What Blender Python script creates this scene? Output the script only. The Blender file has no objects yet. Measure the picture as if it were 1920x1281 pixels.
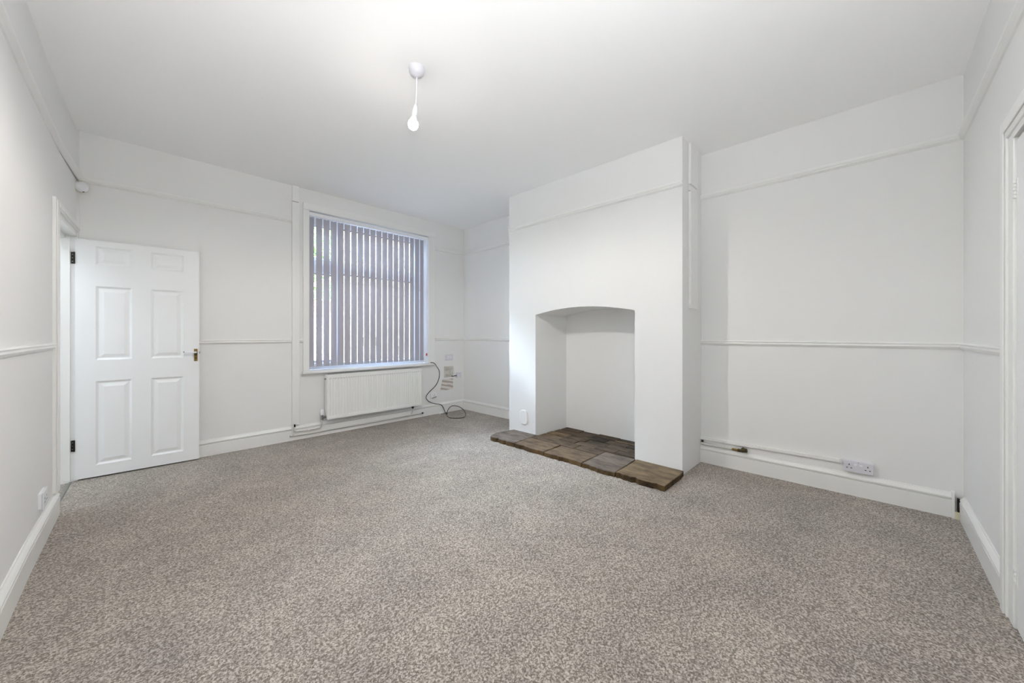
import bpy, bmesh, math, random
from mathutils import Vector, Matrix
random.seed(7)
S = bpy.context.scene
COL = S.collection

# ------------------------------------------------------------------ camera
cam_data = bpy.data.cameras.new('camera')
cam_data.sensor_fit = 'HORIZONTAL'; cam_data.sensor_width = 36.0
cam_data.lens = 696.5565 * 36.0 / 1920.0
cam_data.shift_x = 1.85 / 1920.0; cam_data.shift_y = -13.49 / 1920.0
cam_data.clip_start = 0.02
cam = bpy.data.objects.new('camera', cam_data); COL.objects.link(cam)
cam.location = (0.4159, 0.4367, 1.2)
cam.rotation_euler = (math.pi / 2, 0, 0.7682 - math.pi / 2)
S.camera = cam

# ------------------------------------------------------------------ light
W = bpy.data.worlds.new('world'); S.world = W; W.use_nodes = True
nt = W.node_tree; nt.nodes.clear()
sky = nt.nodes.new('ShaderNodeTexSky'); sky.sky_type = 'NISHITA'; sky.sun_disc = False
sky.sun_elevation = math.radians(50); sky.sun_rotation = math.radians(170)
bg = nt.nodes.new('ShaderNodeBackground'); bg.inputs['Strength'].default_value = 4.3
wo = nt.nodes.new('ShaderNodeOutputWorld')
nt.links.new(sky.outputs[0], bg.inputs[0]); nt.links.new(bg.outputs[0], wo.inputs[0])

sun_d = bpy.data.lights.new('sun', 'SUN'); sun_d.energy = 3.5; sun_d.angle = 0.02; sun_d.color = (1, .96, .9)
sun = bpy.data.objects.new('sun', sun_d); COL.objects.link(sun)
sun.rotation_euler = (math.radians(42), 0, math.radians(-14))

por_d = bpy.data.lights.new('window_portal', 'AREA'); por_d.shape = 'RECTANGLE'; por_d.size = 1.7; por_d.size_y = 1.95
por_d.cycles.is_portal = True
por = bpy.data.objects.new('window_portal', por_d); COL.objects.link(por)
por.location = (2.7, 5.46, 1.7); por.rotation_euler = (math.radians(-90), 0, 0)

fl_d = bpy.data.lights.new('bounce_fill', 'SPOT'); fl_d.energy = 200.0; fl_d.color = (.95, .975, 1)  # unseen spot added near the camera to brighten the ceiling
fl_d.spot_size = math.radians(150); fl_d.spot_blend = 1.0; fl_d.shadow_soft_size = .12
fl = bpy.data.objects.new('bounce_fill', fl_d); COL.objects.link(fl); fl.location = (.40, .40, 1.42)
fl.rotation_euler = (Vector((0.66, 0.74, 2.95)) - Vector(fl.location)).to_track_quat('-Z', 'Y').to_euler()
hl_d = bpy.data.lights.new('hall_daylight_fill', 'AREA'); hl_d.shape = 'RECTANGLE'; hl_d.size = .9; hl_d.size_y = 1.2; hl_d.energy = 22.0; hl_d.color = (.82, .92, 1)  # unseen area light added in the hall, stands in for cool daylight
hl = bpy.data.objects.new('hall_daylight_fill', hl_d); COL.objects.link(hl); hl.location = (-.9, 4.4, 2.8)
sk_d = bpy.data.lights.new('window_daylight_fill', 'AREA'); sk_d.shape = 'RECTANGLE'; sk_d.size = 4.5; sk_d.size_y = 3.0; sk_d.energy = 21000.0; sk_d.color = (.72, .84, 1)  # area light added outside to boost the daylight through the window
sk = bpy.data.objects.new('window_daylight_fill', sk_d); COL.objects.link(sk); sk.location = (2.4, 7.2, 5.2)
sk.rotation_euler = (Vector((2.4, 4.4, 0.3)) - Vector(sk.location)).to_track_quat('-Z', 'Y').to_euler()
BULB = 66.0
S.view_settings.view_transform = 'Standard'; S.view_settings.look = 'None'
S.view_settings.gamma = 1.0; S.view_settings.use_curve_mapping = False
S.view_settings.exposure = 0.29
S.cycles.max_bounces = 24; S.cycles.diffuse_bounces = 14; S.cycles.transparent_max_bounces = 24
S.cycles.use_denoising = True; S.cycles.sample_clamp_indirect = 8.0

# ------------------------------------------------------------------ materials
def lin(c):
    return tuple((x / 12.92 if x <= .04045 else ((x + .055) / 1.055) ** 2.4) for x in (v / 255 for v in c))
def mat(name, col, rough=.5, metal=0, bump=0, bscale=40, bdet=3, spec=.5, var=0, vscale=3):
    m = bpy.data.materials.new(name); m.use_nodes = True
    n = m.node_tree; b = n.nodes['Principled BSDF']
    c = lin(col); b.inputs['Base Color'].default_value = (*c, 1)
    b.inputs['Roughness'].default_value = rough; b.inputs['Metallic'].default_value = metal
    b.inputs['Specular IOR Level'].default_value = spec
    tc = n.nodes.new('ShaderNodeTexCoord')
    geo = n.nodes.new('ShaderNodeNewGeometry')
    if bump:
        t = n.nodes.new('ShaderNodeTexNoise'); t.inputs['Scale'].default_value = bscale; t.inputs['Detail'].default_value = bdet
        n.links.new(geo.outputs['Position'], t.inputs['Vector'])
        bp = n.nodes.new('ShaderNodeBump'); bp.inputs['Strength'].default_value = 1; bp.inputs['Distance'].default_value = bump
        n.links.new(t.outputs['Fac'], bp.inputs['Height']); n.links.new(bp.outputs[0], b.inputs['Normal'])
    if var:
        t2 = n.nodes.new('ShaderNodeTexNoise'); t2.inputs['Scale'].default_value = vscale; t2.inputs['Detail'].default_value = 4
        n.links.new(geo.outputs['Position'], t2.inputs['Vector'])
        r = n.nodes.new('ShaderNodeValToRGB')
        r.color_ramp.elements[0].position = .3; r.color_ramp.elements[1].position = .7
        r.color_ramp.elements[0].color = (*[x * (1 - var) for x in c], 1)
        r.color_ramp.elements[1].color = (*[min(1, x * (1 + var)) for x in c], 1)
        n.links.new(t2.outputs['Fac'], r.inputs[0]); n.links.new(r.outputs[0], b.inputs['Base Color'])
    return m
M = {}
M['wall'] = mat('wall_paint', (233, 233, 232), .65, bump=.0035, bscale=3.5, bdet=5, spec=.25)
M['plaster'] = mat('uneven_plaster_paint', (233, 233, 232), .65, bump=.007, bscale=3.2, bdet=5, spec=.25)
M['ceiling'] = mat('ceiling_paint', (249, 249, 249), .8, bump=.002, bscale=2.5, spec=.15)
M['gloss'] = mat('white_gloss_paint', (236, 236, 234), .32, bump=.0006, bscale=25, spec=.4)
M['door'] = mat('white_door_paint', (236, 237, 238), .45, spec=.4, bump=.0003, bscale=60)
M['upvc'] = mat('white_plastic', (236, 237, 240), .3)
M['plastic_grey'] = mat('cool_white_plastic', (218, 217, 224), .35)
M['enamel'] = mat('radiator_enamel', (238, 238, 236), .3)
M['pipe'] = mat('painted_pipe', (216, 215, 210), .35)
M['black'] = mat('black_rubber', (28, 28, 27), .5)
M['cable'] = mat('grey_black_cable', (52, 52, 50), .5)
M['hole'] = mat('socket_hole', (40, 38, 44), .8)
M['iron'] = mat('black_hinge_metal', (38, 36, 30), .4, .6)
M['brass'] = mat('aged_brass', (132, 106, 58), .38, .7, var=.25, vscale=60)
M['brass_dark'] = mat('dark_brass', (74, 66, 40), .45, .6, var=.4, vscale=150)
M['steel'] = mat('grey_steel', (150, 150, 148), .35, .8)
M['red'] = mat('red_plastic', (190, 70, 70), .5)
M['dirt_shade'] = mat('dirt_and_gap_shade', (40, 34, 26), .9)  # dark brown for gap dirt and for shade painted into gaps
M['grille'] = mat('grille_slot', (120, 120, 120), .6)
M['cream_end'] = mat('yellowed_paint', (214, 208, 184), .5, var=.1, vscale=30)
M['pir_edge'] = mat('yellowed_plastic', (214, 204, 170), .5)

def carpet_material():
    m = bpy.data.materials.new('heather_carpet'); m.use_nodes = True; n = m.node_tree; L = n.links
    b = n.nodes['Principled BSDF']; b.inputs['Roughness'].default_value = 1; b.inputs['Specular IOR Level'].default_value = .05
    b.inputs['Sheen Weight'].default_value = .15; b.inputs['Sheen Roughness'].default_value = .6
    g = n.nodes.new('ShaderNodeNewGeometry')
    def noise(sc, det, rough=.5):
        t = n.nodes.new('ShaderNodeTexNoise'); t.inputs['Scale'].default_value = sc; t.inputs['Detail'].default_value = det
        t.inputs['Roughness'].default_value = rough
        L.new(g.outputs['Position'], t.inputs['Vector']); return t
    a = n.nodes.new('ShaderNodeTexVoronoi'); a.inputs['Scale'].default_value = 185; a.inputs['Randomness'].default_value = 1
    L.new(g.outputs['Position'], a.inputs['Vector'])
    sp = n.nodes.new('ShaderNodeSeparateColor'); L.new(a.outputs['Color'], sp.inputs[0])
    a2 = noise(95, 2, .6)
    av = n.nodes.new('ShaderNodeMath'); av.operation = 'MULTIPLY_ADD'; av.inputs[1].default_value = .62; L.new(sp.outputs[0], av.inputs[0])
    sc2 = n.nodes.new('ShaderNodeMath'); sc2.operation = 'MULTIPLY_ADD'; sc2.inputs[1].default_value = 1.0; sc2.inputs[2].default_value = -.31
    L.new(a2.outputs['Fac'], sc2.inputs[0]); L.new(sc2.outputs[0], av.inputs[2]); r = n.nodes.new('ShaderNodeValToRGB'); L.new(av.outputs[0], r.inputs[0])
    e = r.color_ramp.elements
    e[0].position = .22; e[0].color = (*lin((114, 106, 98)), 1)
    e[1].position = .80; e[1].color = (*lin((200, 191, 182)), 1)
    k = e.new(.5); k.color = (*lin((154, 145, 137)), 1)
    lo = noise(3.2, 5, .6); r2 = n.nodes.new('ShaderNodeValToRGB'); L.new(lo.outputs['Fac'], r2.inputs[0])
    e = r2.color_ramp.elements; e[0].position = .32; e[0].color = (.76, .76, .77, 1); e[1].position = .68; e[1].color = (1.0, .99, .98, 1)
    mx = n.nodes.new('ShaderNodeMix'); mx.data_type = 'RGBA'; mx.blend_type = 'MULTIPLY'; mx.inputs['Factor'].default_value = 1
    L.new(r.outputs[0], mx.inputs['A']); L.new(r2.outputs[0], mx.inputs['B']); L.new(mx.outputs['Result'], b.inputs['Base Color'])
    bp = n.nodes.new('ShaderNodeBump'); bp.inputs['Distance'].default_value = .003; bp.inputs['Strength'].default_value = .6
    L.new(av.outputs[0], bp.inputs['Height']); L.new(bp.outputs[0], b.inputs['Normal'])
    return m
M['carpet'] = carpet_material()

def stone_material(name, dark, light, soot=0):
    m = bpy.data.materials.new(name); m.use_nodes = True; n = m.node_tree; L = n.links
    b = n.nodes['Principled BSDF']; b.inputs['Roughness'].default_value = .78; b.inputs['Specular IOR Level'].default_value = .3
    g = n.nodes.new('ShaderNodeNewGeometry'); oi = n.nodes.new('ShaderNodeObjectInfo')
    t = n.nodes.new('ShaderNodeTexNoise'); t.inputs['Scale'].default_value = 11; t.inputs['Detail'].default_value = 7; t.inputs['Roughness'].default_value = .65
    mp = n.nodes.new('ShaderNodeMapping'); mp.inputs['Scale'].default_value = (1.6, .55, 1)
    L.new(g.outputs['Position'], mp.inputs[0]); L.new(mp.outputs[0], t.inputs['Vector'])
    ad = n.nodes.new('ShaderNodeMath'); ad.operation = 'MULTIPLY_ADD'; ad.inputs[1].default_value = .22; ad.inputs[2].default_value = -.11
    L.new(oi.outputs['Random'], ad.inputs[0])
    sm = n.nodes.new('ShaderNodeMath'); sm.operation = 'ADD'; L.new(t.outputs['Fac'], sm.inputs[0]); L.new(ad.outputs[0], sm.inputs[1])
    r = n.nodes.new('ShaderNodeValToRGB'); L.new(sm.outputs[0], r.inputs[0])
    e = r.color_ramp.elements; e[0].position = .3; e[0].color = (*lin(dark), 1); e[1].position = .72; e[1].color = (*lin(light), 1)
    L.new(r.outputs[0], b.inputs['Base Color'])
    bp = n.nodes.new('ShaderNodeBump'); bp.inputs['Distance'].default_value = .012; L.new(t.outputs['Fac'], bp.inputs['Height']); L.new(bp.outputs[0], b.inputs['Normal'])
    return m
M['stone_tan'] = stone_material('tan_stone', (96, 82, 62), (158, 138, 110))
M['stone_brown'] = stone_material('brown_stone', (66, 55, 44), (128, 108, 86))
M['stone_grey'] = stone_material('grey_stone', (74, 66, 60), (132, 120, 110))
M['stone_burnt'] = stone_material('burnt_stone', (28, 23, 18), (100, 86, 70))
M['stone_rough'] = stone_material('hewn_stone_edge', (30, 22, 13), (104, 82, 50))

def slat_material():
    m = bpy.data.materials.new('grey_blind_fabric'); m.use_nodes = True; n = m.node_tree; L = n.links; n.nodes.clear()
    o = n.nodes.new('ShaderNodeOutputMaterial'); d = n.nodes.new('ShaderNodeBsdfDiffuse'); t = n.nodes.new('ShaderNodeBsdfTranslucent'); tr = n.nodes.new('ShaderNodeBsdfTransparent')
    c = (*lin((176, 174, 184)), 1)
    d.inputs[0].default_value = c; t.inputs[0].default_value = c; tr.inputs[0].default_value = (1, 1, 1, 1)
    a = n.nodes.new('ShaderNodeMixShader'); a.inputs[0].default_value = .008; b = n.nodes.new('ShaderNodeMixShader'); b.inputs[0].default_value = .002
    L.new(d.outputs[0], a.inputs[1]); L.new(t.outputs[0], a.inputs[2]); L.new(a.outputs[0], b.inputs[1]); L.new(tr.outputs[0], b.inputs[2]); L.new(b.outputs[0], o.inputs[0])
    return m
M['slat'] = slat_material()
def glass_material():
    m = bpy.data.materials.new('window_glass'); m.use_nodes = True; n = m.node_tree; L = n.links; n.nodes.clear()
    o = n.nodes.new('ShaderNodeOutputMaterial'); g = n.nodes.new('ShaderNodeBsdfGlossy'); g.inputs['Roughness'].default_value = .02
    t = n.nodes.new('ShaderNodeBsdfTransparent'); t.inputs[0].default_value = (.95, .97, .96, 1)
    f = n.nodes.new('ShaderNodeFresnel'); f.inputs[0].default_value = 1.35
    x = n.nodes.new('ShaderNodeMixShader'); L.new(f.outputs[0], x.inputs[0]); L.new(t.outputs[0], x.inputs[1]); L.new(g.outputs[0], x.inputs[2]); L.new(x.outputs[0], o.inputs[0])
    return m
M['glass'] = glass_material()
def bulb_material():
    m = bpy.data.materials.new('lit_bulb'); m.use_nodes = True; n = m.node_tree; n.nodes.clear()
    o = n.nodes.new('ShaderNodeOutputMaterial'); e = n.nodes.new('ShaderNodeEmission')
    e.inputs[0].default_value = (1, .93, .84, 1); e.inputs[1].default_value = BULB * 1.6
    n.links.new(e.outputs[0], o.inputs[0]); return m
M['bulb'] = bulb_material()
M['buff_wall'] = mat('buff_stone', (74, 66, 52), .9, var=.3, vscale=9)
M['render'] = mat('white_render', (190, 192, 194), .9)
M['paving'] = mat('pale_paving', (90, 90, 88), .9, var=.1, vscale=2)
M['fence'] = mat('brown_fence', (104, 78, 62), .8, var=.25, vscale=12)
M['leaf'] = mat('leaf_green', (160, 196, 116), .6, var=.4, vscale=5)
M['bark'] = mat('bark', (90, 74, 58), .9)

# ------------------------------------------------------------------ helpers
def link(name, bm, m, parent=None, smooth=False, bevel=0, loc=None):
    me = bpy.data.meshes.new(name); bmesh.ops.recalc_face_normals(bm, faces=bm.faces[:]); bm.to_mesh(me); bm.free()
    for x in (m if isinstance(m, (list, tuple)) else [m]): me.materials.append(x)
    if smooth:
        for p in me.polygons: p.use_smooth = True
    o = bpy.data.objects.new(name, me); COL.objects.link(o)
    if parent: o.parent = parent; o.matrix_parent_inverse = parent.matrix_basis.inverted()
    if loc: o.location = loc
    if bevel:
        b = o.modifiers.new('bevel', 'BEVEL'); b.width = bevel; b.segments = 2; b.limit_method = 'ANGLE'
    return o
def empty(name, loc=(0, 0, 0), rz=0):
    o = bpy.data.objects.new(name, None); COL.objects.link(o); o.location = loc; o.rotation_euler = (0, 0, rz)
    o.empty_display_size = .05
    return o
def tag(o, label=None, cat=None, group=None, kind=None):
    if label: o['label'] = label
    if cat: o['category'] = cat
    if group: o['group'] = group
    if kind: o['kind'] = kind
    return o
def box(bm, x0, x1, y0, y1, z0, z1, mi=0):
    vs = [bm.verts.new(p) for p in ((x0,y0,z0),(x1,y0,z0),(x1,y1,z0),(x0,y1,z0),(x0,y0,z1),(x1,y0,z1),(x1,y1,z1),(x0,y1,z1))]
    for f in ((0,3,2,1),(4,5,6,7),(0,1,5,4),(1,2,6,5),(2,3,7,6),(3,0,4,7)):
        bm.faces.new([vs[i] for i in f]).material_index = mi
def bxo(name, a, m, parent=None, bevel=0):
    bm = bmesh.new(); box(bm, *a); return link(name, bm, m, parent, bevel=bevel)
def cyl(bm, p, q, r0, r1=None, n=16, caps=True):
    p, q = Vector(p), Vector(q); r1 = r0 if r1 is None else r1
    d = (q - p).normalized(); u = d.orthogonal().normalized(); v = d.cross(u)
    A = [bm.verts.new(p + (u*math.cos(t)+v*math.sin(t))*r0) for t in (2*math.pi*i/n for i in range(n))]
    B = [bm.verts.new(q + (u*math.cos(t)+v*math.sin(t))*r1) for t in (2*math.pi*i/n for i in range(n))]
    for i in range(n): bm.faces.new((A[i], A[(i+1)%n], B[(i+1)%n], B[i]))
    if caps: bm.faces.new(A[::-1]); bm.faces.new(B)
def lathe(bm, c, prof, n=28, axis=(0,0,1)):
    c = Vector(c); w = Vector(axis).normalized(); u = w.orthogonal().normalized(); v = w.cross(u); prev = None
    for r, h in prof:
        if r < 1e-6: ring = [bm.verts.new(c + w*h)]
        else: ring = [bm.verts.new(c + w*h + (u*math.cos(t)+v*math.sin(t))*r) for t in (2*math.pi*i/n for i in range(n))]
        if prev:
            for i in range(n):
                j = (i+1) % n
                a = [prev[i % len(prev)], prev[j % len(prev)], ring[j % len(ring)], ring[i % len(ring)]]
                a = list(dict.fromkeys(a))
                if len(a) > 2: bm.faces.new(a)
        prev = ring
def tube(bm, pts, r, n=8, sub=5):
    pts = [Vector(p) for p in pts]; P = []
    if sub > 1:
        for i in range(len(pts)-1):
            a = pts[max(i-1,0)]; b = pts[i]; c = pts[i+1]; d = pts[min(i+2,len(pts)-1)]
            for k in range(sub):
                t = k/sub; P.append(.5*((2*b)+(c-a)*t+(2*a-5*b+4*c-d)*t*t+(3*b-a-3*c+d)*t**3))
        P.append(pts[-1])
    else: P = pts
    prev = None; u = None; first = None
    for i, p in enumerate(P):
        d = (P[min(i+1,len(P)-1)] - P[max(i-1,0)]).normalized()
        u = d.orthogonal().normalized() if u is None else (u - d*u.dot(d)).normalized()
        v = d.cross(u)
        ring = [bm.verts.new(p + (u*math.cos(t)+v*math.sin(t))*r) for t in (2*math.pi*k/n for k in range(n))]
        if prev:
            for k in range(n): bm.faces.new((prev[k], prev[(k+1)%n], ring[(k+1)%n], ring[k]))
        else: first = ring
        prev = ring
    bm.faces.new(first[::-1]); bm.faces.new(prev)
def sweep(bm, path, prof):
    """path in plan with the room on its left; prof is (distance into the room, height)"""
    P = [Vector(p) for p in path]; rings = []
    for i, p in enumerate(P):
        ns = []
        if i > 0: d = (P[i]-P[i-1]).normalized(); ns.append(Vector((-d.y, d.x)))
        if i < len(P)-1: d = (P[i+1]-P[i]).normalized(); ns.append(Vector((-d.y, d.x)))
        nn = sum(ns, Vector((0,0))) / len(ns); nn = nn / nn.dot(ns[0])
        rings.append([bm.verts.new((p.x+nn.x*o, p.y+nn.y*o, z)) for o, z in prof])
    m = len(prof)
    for a, b in zip(rings, rings[1:]):
        for k in range(m): bm.faces.new((a[k], b[k], b[(k+1)%m], a[(k+1)%m]))
    bm.faces.new(rings[0]); bm.faces.new(rings[-1][::-1])
def poly_prism(bm, pts, z0, z1):
    A = [bm.verts.new((x,y,z0)) for x,y in pts]; B = [bm.verts.new((x,y,z1)) for x,y in pts]; n = len(pts)
    bm.faces.new(A[::-1]); bm.faces.new(B)
    for i in range(n): bm.faces.new((A[i],A[(i+1)%n],B[(i+1)%n],B[i]))

# ------------------------------------------------------------------ dimensions
X, Y, H = 4.187, 5.1426, 2.8864
XC = 3.698; Y1, Y2 = 1.583, 3.638          # chimney breast
LW = [(.145, Y), (.13, 5.11), (.086, 4.33), (.06, 3.4), (.05, 2.6), (.04, 0.0)]
def st(o, label=None, cat=None): return tag(o, label, cat, None, 'structure')

# ------------------------------------------------------------------ room shell
bm = bmesh.new(); box(bm, -.6, 4.6, -.15, Y+.02, -.06, 0)
st(link('floor', bm, M['carpet']), 'heather grey brown fitted carpet covering the whole floor', 'floor')
bm = bmesh.new(); box(bm, -.6, 4.6, -.2, Y+.32, H, H+.2)
st(link('ceiling', bm, M['ceiling']), 'plain white painted ceiling above the whole room', 'ceiling')

WX0, WX1, WZ0, WZ1 = 1.89, 3.525, .745, 2.645
bm = bmesh.new()
box(bm, -.3, WX0, Y, Y+.3, -.05, H+.05); box(bm, WX1, X+.3, Y, Y+.3, -.05, H+.05)
box(bm, WX0, WX1, Y, Y+.3, -.05, WZ0); box(bm, WX0, WX1, Y, Y+.3, WZ1, H+.05)
wall_back = st(link('wall_back', bm, M['wall']), 'white back wall with the window in it', 'wall')
bm = bmesh.new()
box(bm, X, X+.3, Y2-.3, Y, -.05, H+.05)
box(bm, X, X+.3, 0, Y1+.3, -.05, H+.05)
st(link('wall_right', bm, M['wall']), 'white right wall on both sides of the chimney breast', 'wall')
DX0, DX1, DZ = 2.10, 2.955, 2.0          # cupboard door opening in the front wall
bm = bmesh.new()
box(bm, DX1, X+.3, -.15, 0, -.05, H+.05); box(bm, -.3, DX0, -.15, 0, -.05, H+.05); box(bm, DX0, DX1, -.15, 0, DZ, H+.05)
st(link('wall_front', bm, M['wall']), 'white wall at right edge holding the cupboard door', 'wall')
bm = bmesh.new()
def wall_seg(p, q, z0, z1, t=.12):
    (x0, y0), (x1, y1) = p, q
    A = [bm.verts.new(c) for c in ((x0,y0,z0),(x1,y1,z0),(x1,y1,z1),(x0,y0,z1))]
    B = [bm.verts.new(c) for c in ((x0-t,y0,z0),(x1-t,y1,z0),(x1-t,y1,z1),(x0-t,y0,z1))]
    bm.faces.new(A); bm.faces.new(B)
    for i in range(4): bm.faces.new((A[i],A[(i+1)%4],B[(i+1)%4],B[i]))
JY0, JY1 = 4.30, 5.11
wall_seg(LW[0], LW[1], -.05, H+.05)
wall_seg(LW[1], LW[2], 2.0, H+.05)
for a, b in zip(LW[2:], LW[3:]): wall_seg(a, b, -.05, H+.05)
st(link('wall_left', bm, M['wall']), 'white left wall with open doorway in its far end', 'wall')

# hallway beyond the open doorway, closed off
bm = bmesh.new(); box(bm, -1.5, -.3, 3.2, 3.3, -.05, H); box(bm, -1.6, -1.5, 3.2, Y+.3, -.05, H); box(bm, -1.5, -.3, Y+.1, Y+.3, -.05, H)
st(link('wall_hall', bm, M['wall']), 'white hallway walls behind the open doorway', 'wall')
bm = bmesh.new(); box(bm, -1.6, -.6, 3.2, Y+.3, -.06, 0); st(link('floor_hall', bm, M['carpet']), 'dark carpet of the hallway behind the open doorway', 'floor')
bm = bmesh.new(); box(bm, -1.6, -.6, 3.2, Y+.3, H, H+.2); st(link('ceiling_hall', bm, M['ceiling']), 'white ceiling of the hallway behind the open doorway', 'ceiling')
bm = bmesh.new(); box(bm, 1.85, 3.15, -.2, -.15, -.05, 2.2); st(link('wall_cupboard', bm, M['wall']), 'back of the cupboard behind the door at right edge', 'wall')
bm = bmesh.new(); box(bm, -.3, -.1, 3.2, 4.3, -.05, H); box(bm, -.35, .03, -.2, 3.4, -.05, H); box(bm, -.35, 4.6, -.3, -.2, -.05, H); st(link('wall_outer', bm, M['wall']), 'outer wall backing the room', 'wall')

# chimney breast with arched fireplace opening
FY0, FY1, FZS, FZA, FB = 2.008, 3.214, 1.424, 1.488, 4.235   # opening edges, springing, apex, back
bm = bmesh.new(); N = 24
arch = []
for i in range(N+1):
    t = i/N; y = FY0+(FY1-FY0)*t; arch.append((y, FZS+(FZA-FZS)*(1-(2*t-1)**2)))
def q(*pts): return bm.faces.new([bm.verts.new(p) for p in pts])
z0 = -.02; zt = H+.02
def grid(f, nu, nv):
    V = [[bm.verts.new(f(i/nu, j/nv)) for j in range(nv+1)] for i in range(nu+1)]
    for i in range(nu):
        for j in range(nv): bm.faces.new((V[i][j],V[i+1][j],V[i+1][j+1],V[i][j+1]))
q((XC,Y1,z0),(XC,FY0,z0),(XC,FY0,zt),(XC,Y1,zt)); q((XC,FY1,z0),(XC,Y2,z0),(XC,Y2,zt),(XC,FY1,zt))
BY0, BY1 = 2.07, 3.165
for (ya, za), (yb, zb) in zip(arch, arch[1:]):
    q((XC,ya,za),(XC,yb,zb),(XC,yb,zt),(XC,ya,zt))
    sa, sb = (BY0+(BY1-BY0)*(ya-FY0)/(FY1-FY0)), (BY0+(BY1-BY0)*(yb-FY0)/(FY1-FY0))
    q((XC,ya,za),(XC,yb,zb),(FB,sb,zb),(FB,sa,za))
    q((FB,sa,z0),(FB,sb,z0),(FB,sb,zb),(FB,sa,za))
q((XC,FY0,z0),(FB,BY0,z0),(FB,BY0,FZS),(XC,FY0,FZS)); q((XC,FY1,z0),(FB,BY1,z0),(FB,BY1,FZS),(XC,FY1,FZS))
q((XC,Y1,z0),(X+.02,Y1,z0),(X+.02,Y1,zt),(XC,Y1,zt)); q((XC,Y2,z0),(X+.02,Y2,z0),(X+.02,Y2,zt),(XC,Y2,zt))
q((XC,Y1,zt),(X+.02,Y1,zt),(X+.02,Y2,zt),(XC,Y2,zt))
q((X+.02,Y1,z0),(X+.02,FY0-.02,z0),(X+.02,FY0-.02,zt),(X+.02,Y1,zt)); q((X+.02,FY1+.02,z0),(X+.02,Y2,z0),(X+.02,Y2,zt),(X+.02,FY1+.02,zt))
bmesh.ops.remove_doubles(bm, verts=bm.verts[:], dist=.0005)
st(link('chimney_breast', bm, M['plaster']), 'white plastered chimney breast with an arched fireplace recess', 'chimney breast')

# ------------------------------------------------------------------ mouldings
SKP = [(0,-.01),(.020,-.01),(.023,.114),(.0235,.118),(.008,.119),(.008,.125),(.021,.126),(.022,.134),(.014,.146),(.006,.155),(.005,.160),(.0,.161)]
RAIL = [(0,2.462),(.008,2.464),(.020,2.474),(.016,2.482),(.024,2.492),(.026,2.503),(.018,2.507),(0,2.508)]
DADO = [(0,1.100),(.006,1.101),(.014,1.110),(.020,1.118),(.018,1.128),(.023,1.136),(.020,1.143),(0,1.145)]
def run(name, paths, prof, label, cat):
    bm = bmesh.new()
    for p in paths: sweep(bm, p, prof)
    return st(link(name, bm, M['gloss']), label, cat)
LWs = [(.076, 4.33), (.06, 3.4), (.05, 2.6), (.04, 0.02)]
run('baseboard_left', [[(.086, 4.32)] + LW[3:]], SKP, 'white moulded skirting along the left wall', 'skirting')
run('baseboard_back', [[(X, Y2), (X, Y), (.5, Y)]], SKP, 'white moulded skirting below the window and in the far alcove', 'skirting')
bbr = run('baseboard_right', [[(X, .048), (X, Y1)]], SKP, 'white moulded skirting right of the chimney breast', 'skirting')
run('baseboard_front', [[(3.112, 0), (X-.05, 0)]], SKP, 'short white skirting beside the cupboard door frame', 'skirting')
bm = bmesh.new(); box(bm, X-.030, X-.004, .018, .028, .045, .132); link('gap', bm, M['dirt_shade'], bbr)  # dark box painting in the dirt and shade of the corner gap
bm = bmesh.new(); box(bm, X-.034, X, .040, .052, 0, .172); link('end_strip', bm, M['gloss'], bbr)
bm = bmesh.new(); box(bm, X-.036, X-.004, .008, .041, 0, .047); link('end_block', bm, M['cream_end'], bbr)
run('trim_1', [[(1.71, Y)] + LW[:1] + LW[2:]], RAIL, 'white picture rail along left wall up to the boxed pipe', 'picture rail')
run('trim_2', [[(X, Y2), (X, Y), (3.632, Y)]], RAIL, 'white picture rail right of the window turning into the far alcove', 'picture rail')
run('trim_3', [[(XC, Y1-.004), (XC, Y2)]], RAIL, 'white picture rail across the chimney breast front', 'picture rail')
run('trim_4', [[(.04, 0), (X, 0), (X, Y1)]], RAIL, 'white picture rail right of the chimney breast and over the cupboard door', 'picture rail')
run('trim_5', [[(.079, 4.21)] + LW[3:]], DADO, 'white dado rail on the left wall near the camera', 'dado rail')
run('trim_6', [[(1.71, Y), (.5, Y)], [(1.83, Y), (1.79, Y)]], DADO, 'white dado rail between the open door and the boxed pipe', 'dado rail')
run('trim_7', [[(X, Y2), (X, Y), (3.632, Y)]], DADO, 'white dado rail right of the window turning into the far alcove', 'dado rail')
run('trim_8', [[(3.112, 0), (X, 0), (X, Y1)]], DADO, 'white dado rail right of the chimney breast', 'dado rail')

# ------------------------------------------------------------------ window
win = st(empty('window_1', (2.7, Y, .76)), 'large white framed window in the back wall behind grey vertical blind', 'window')
bm = bmesh.new()
AR = .02
box(bm, 1.828, 1.895, Y-AR, Y, .775, 2.645); box(bm, 3.52, 3.63, Y-AR, Y, .775, 2.645); box(bm, 1.828, 3.63, Y-AR, Y, 2.645, 2.725)
link('architrave', bm, M['gloss'], win, bevel=.006)
bm = bmesh.new(); box(bm, 1.815, 3.60, Y-.065, Y, .742, .775); box(bm, 1.895, 3.52, Y, Y+.13, .742, .775)
link('sill', bm, M['gloss'], win, bevel=.008)
F0, F1 = Y+.12, Y+.18
fx0, fx1, fz0, fz1 = 1.89, 3.525, .775, 2.645
m1a, m1b, m2a, m2b = 2.235, 2.30, 3.335, 3.405
ta, tb = 1.965, 2.10
bm = bmesh.new()
box(bm, fx0, fx0+.06, F0, F1, fz0, fz1); box(bm, fx1-.06, fx1, F0, F1, fz0, fz1)
box(bm, fx0+.06, fx1-.06, F0, F1, fz0, fz0+.07); box(bm, fx0+.06, fx1-.06, F0, F1, fz1-.105, fz1)
link('frame', bm, M['upvc'], win, bevel=.004)
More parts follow.
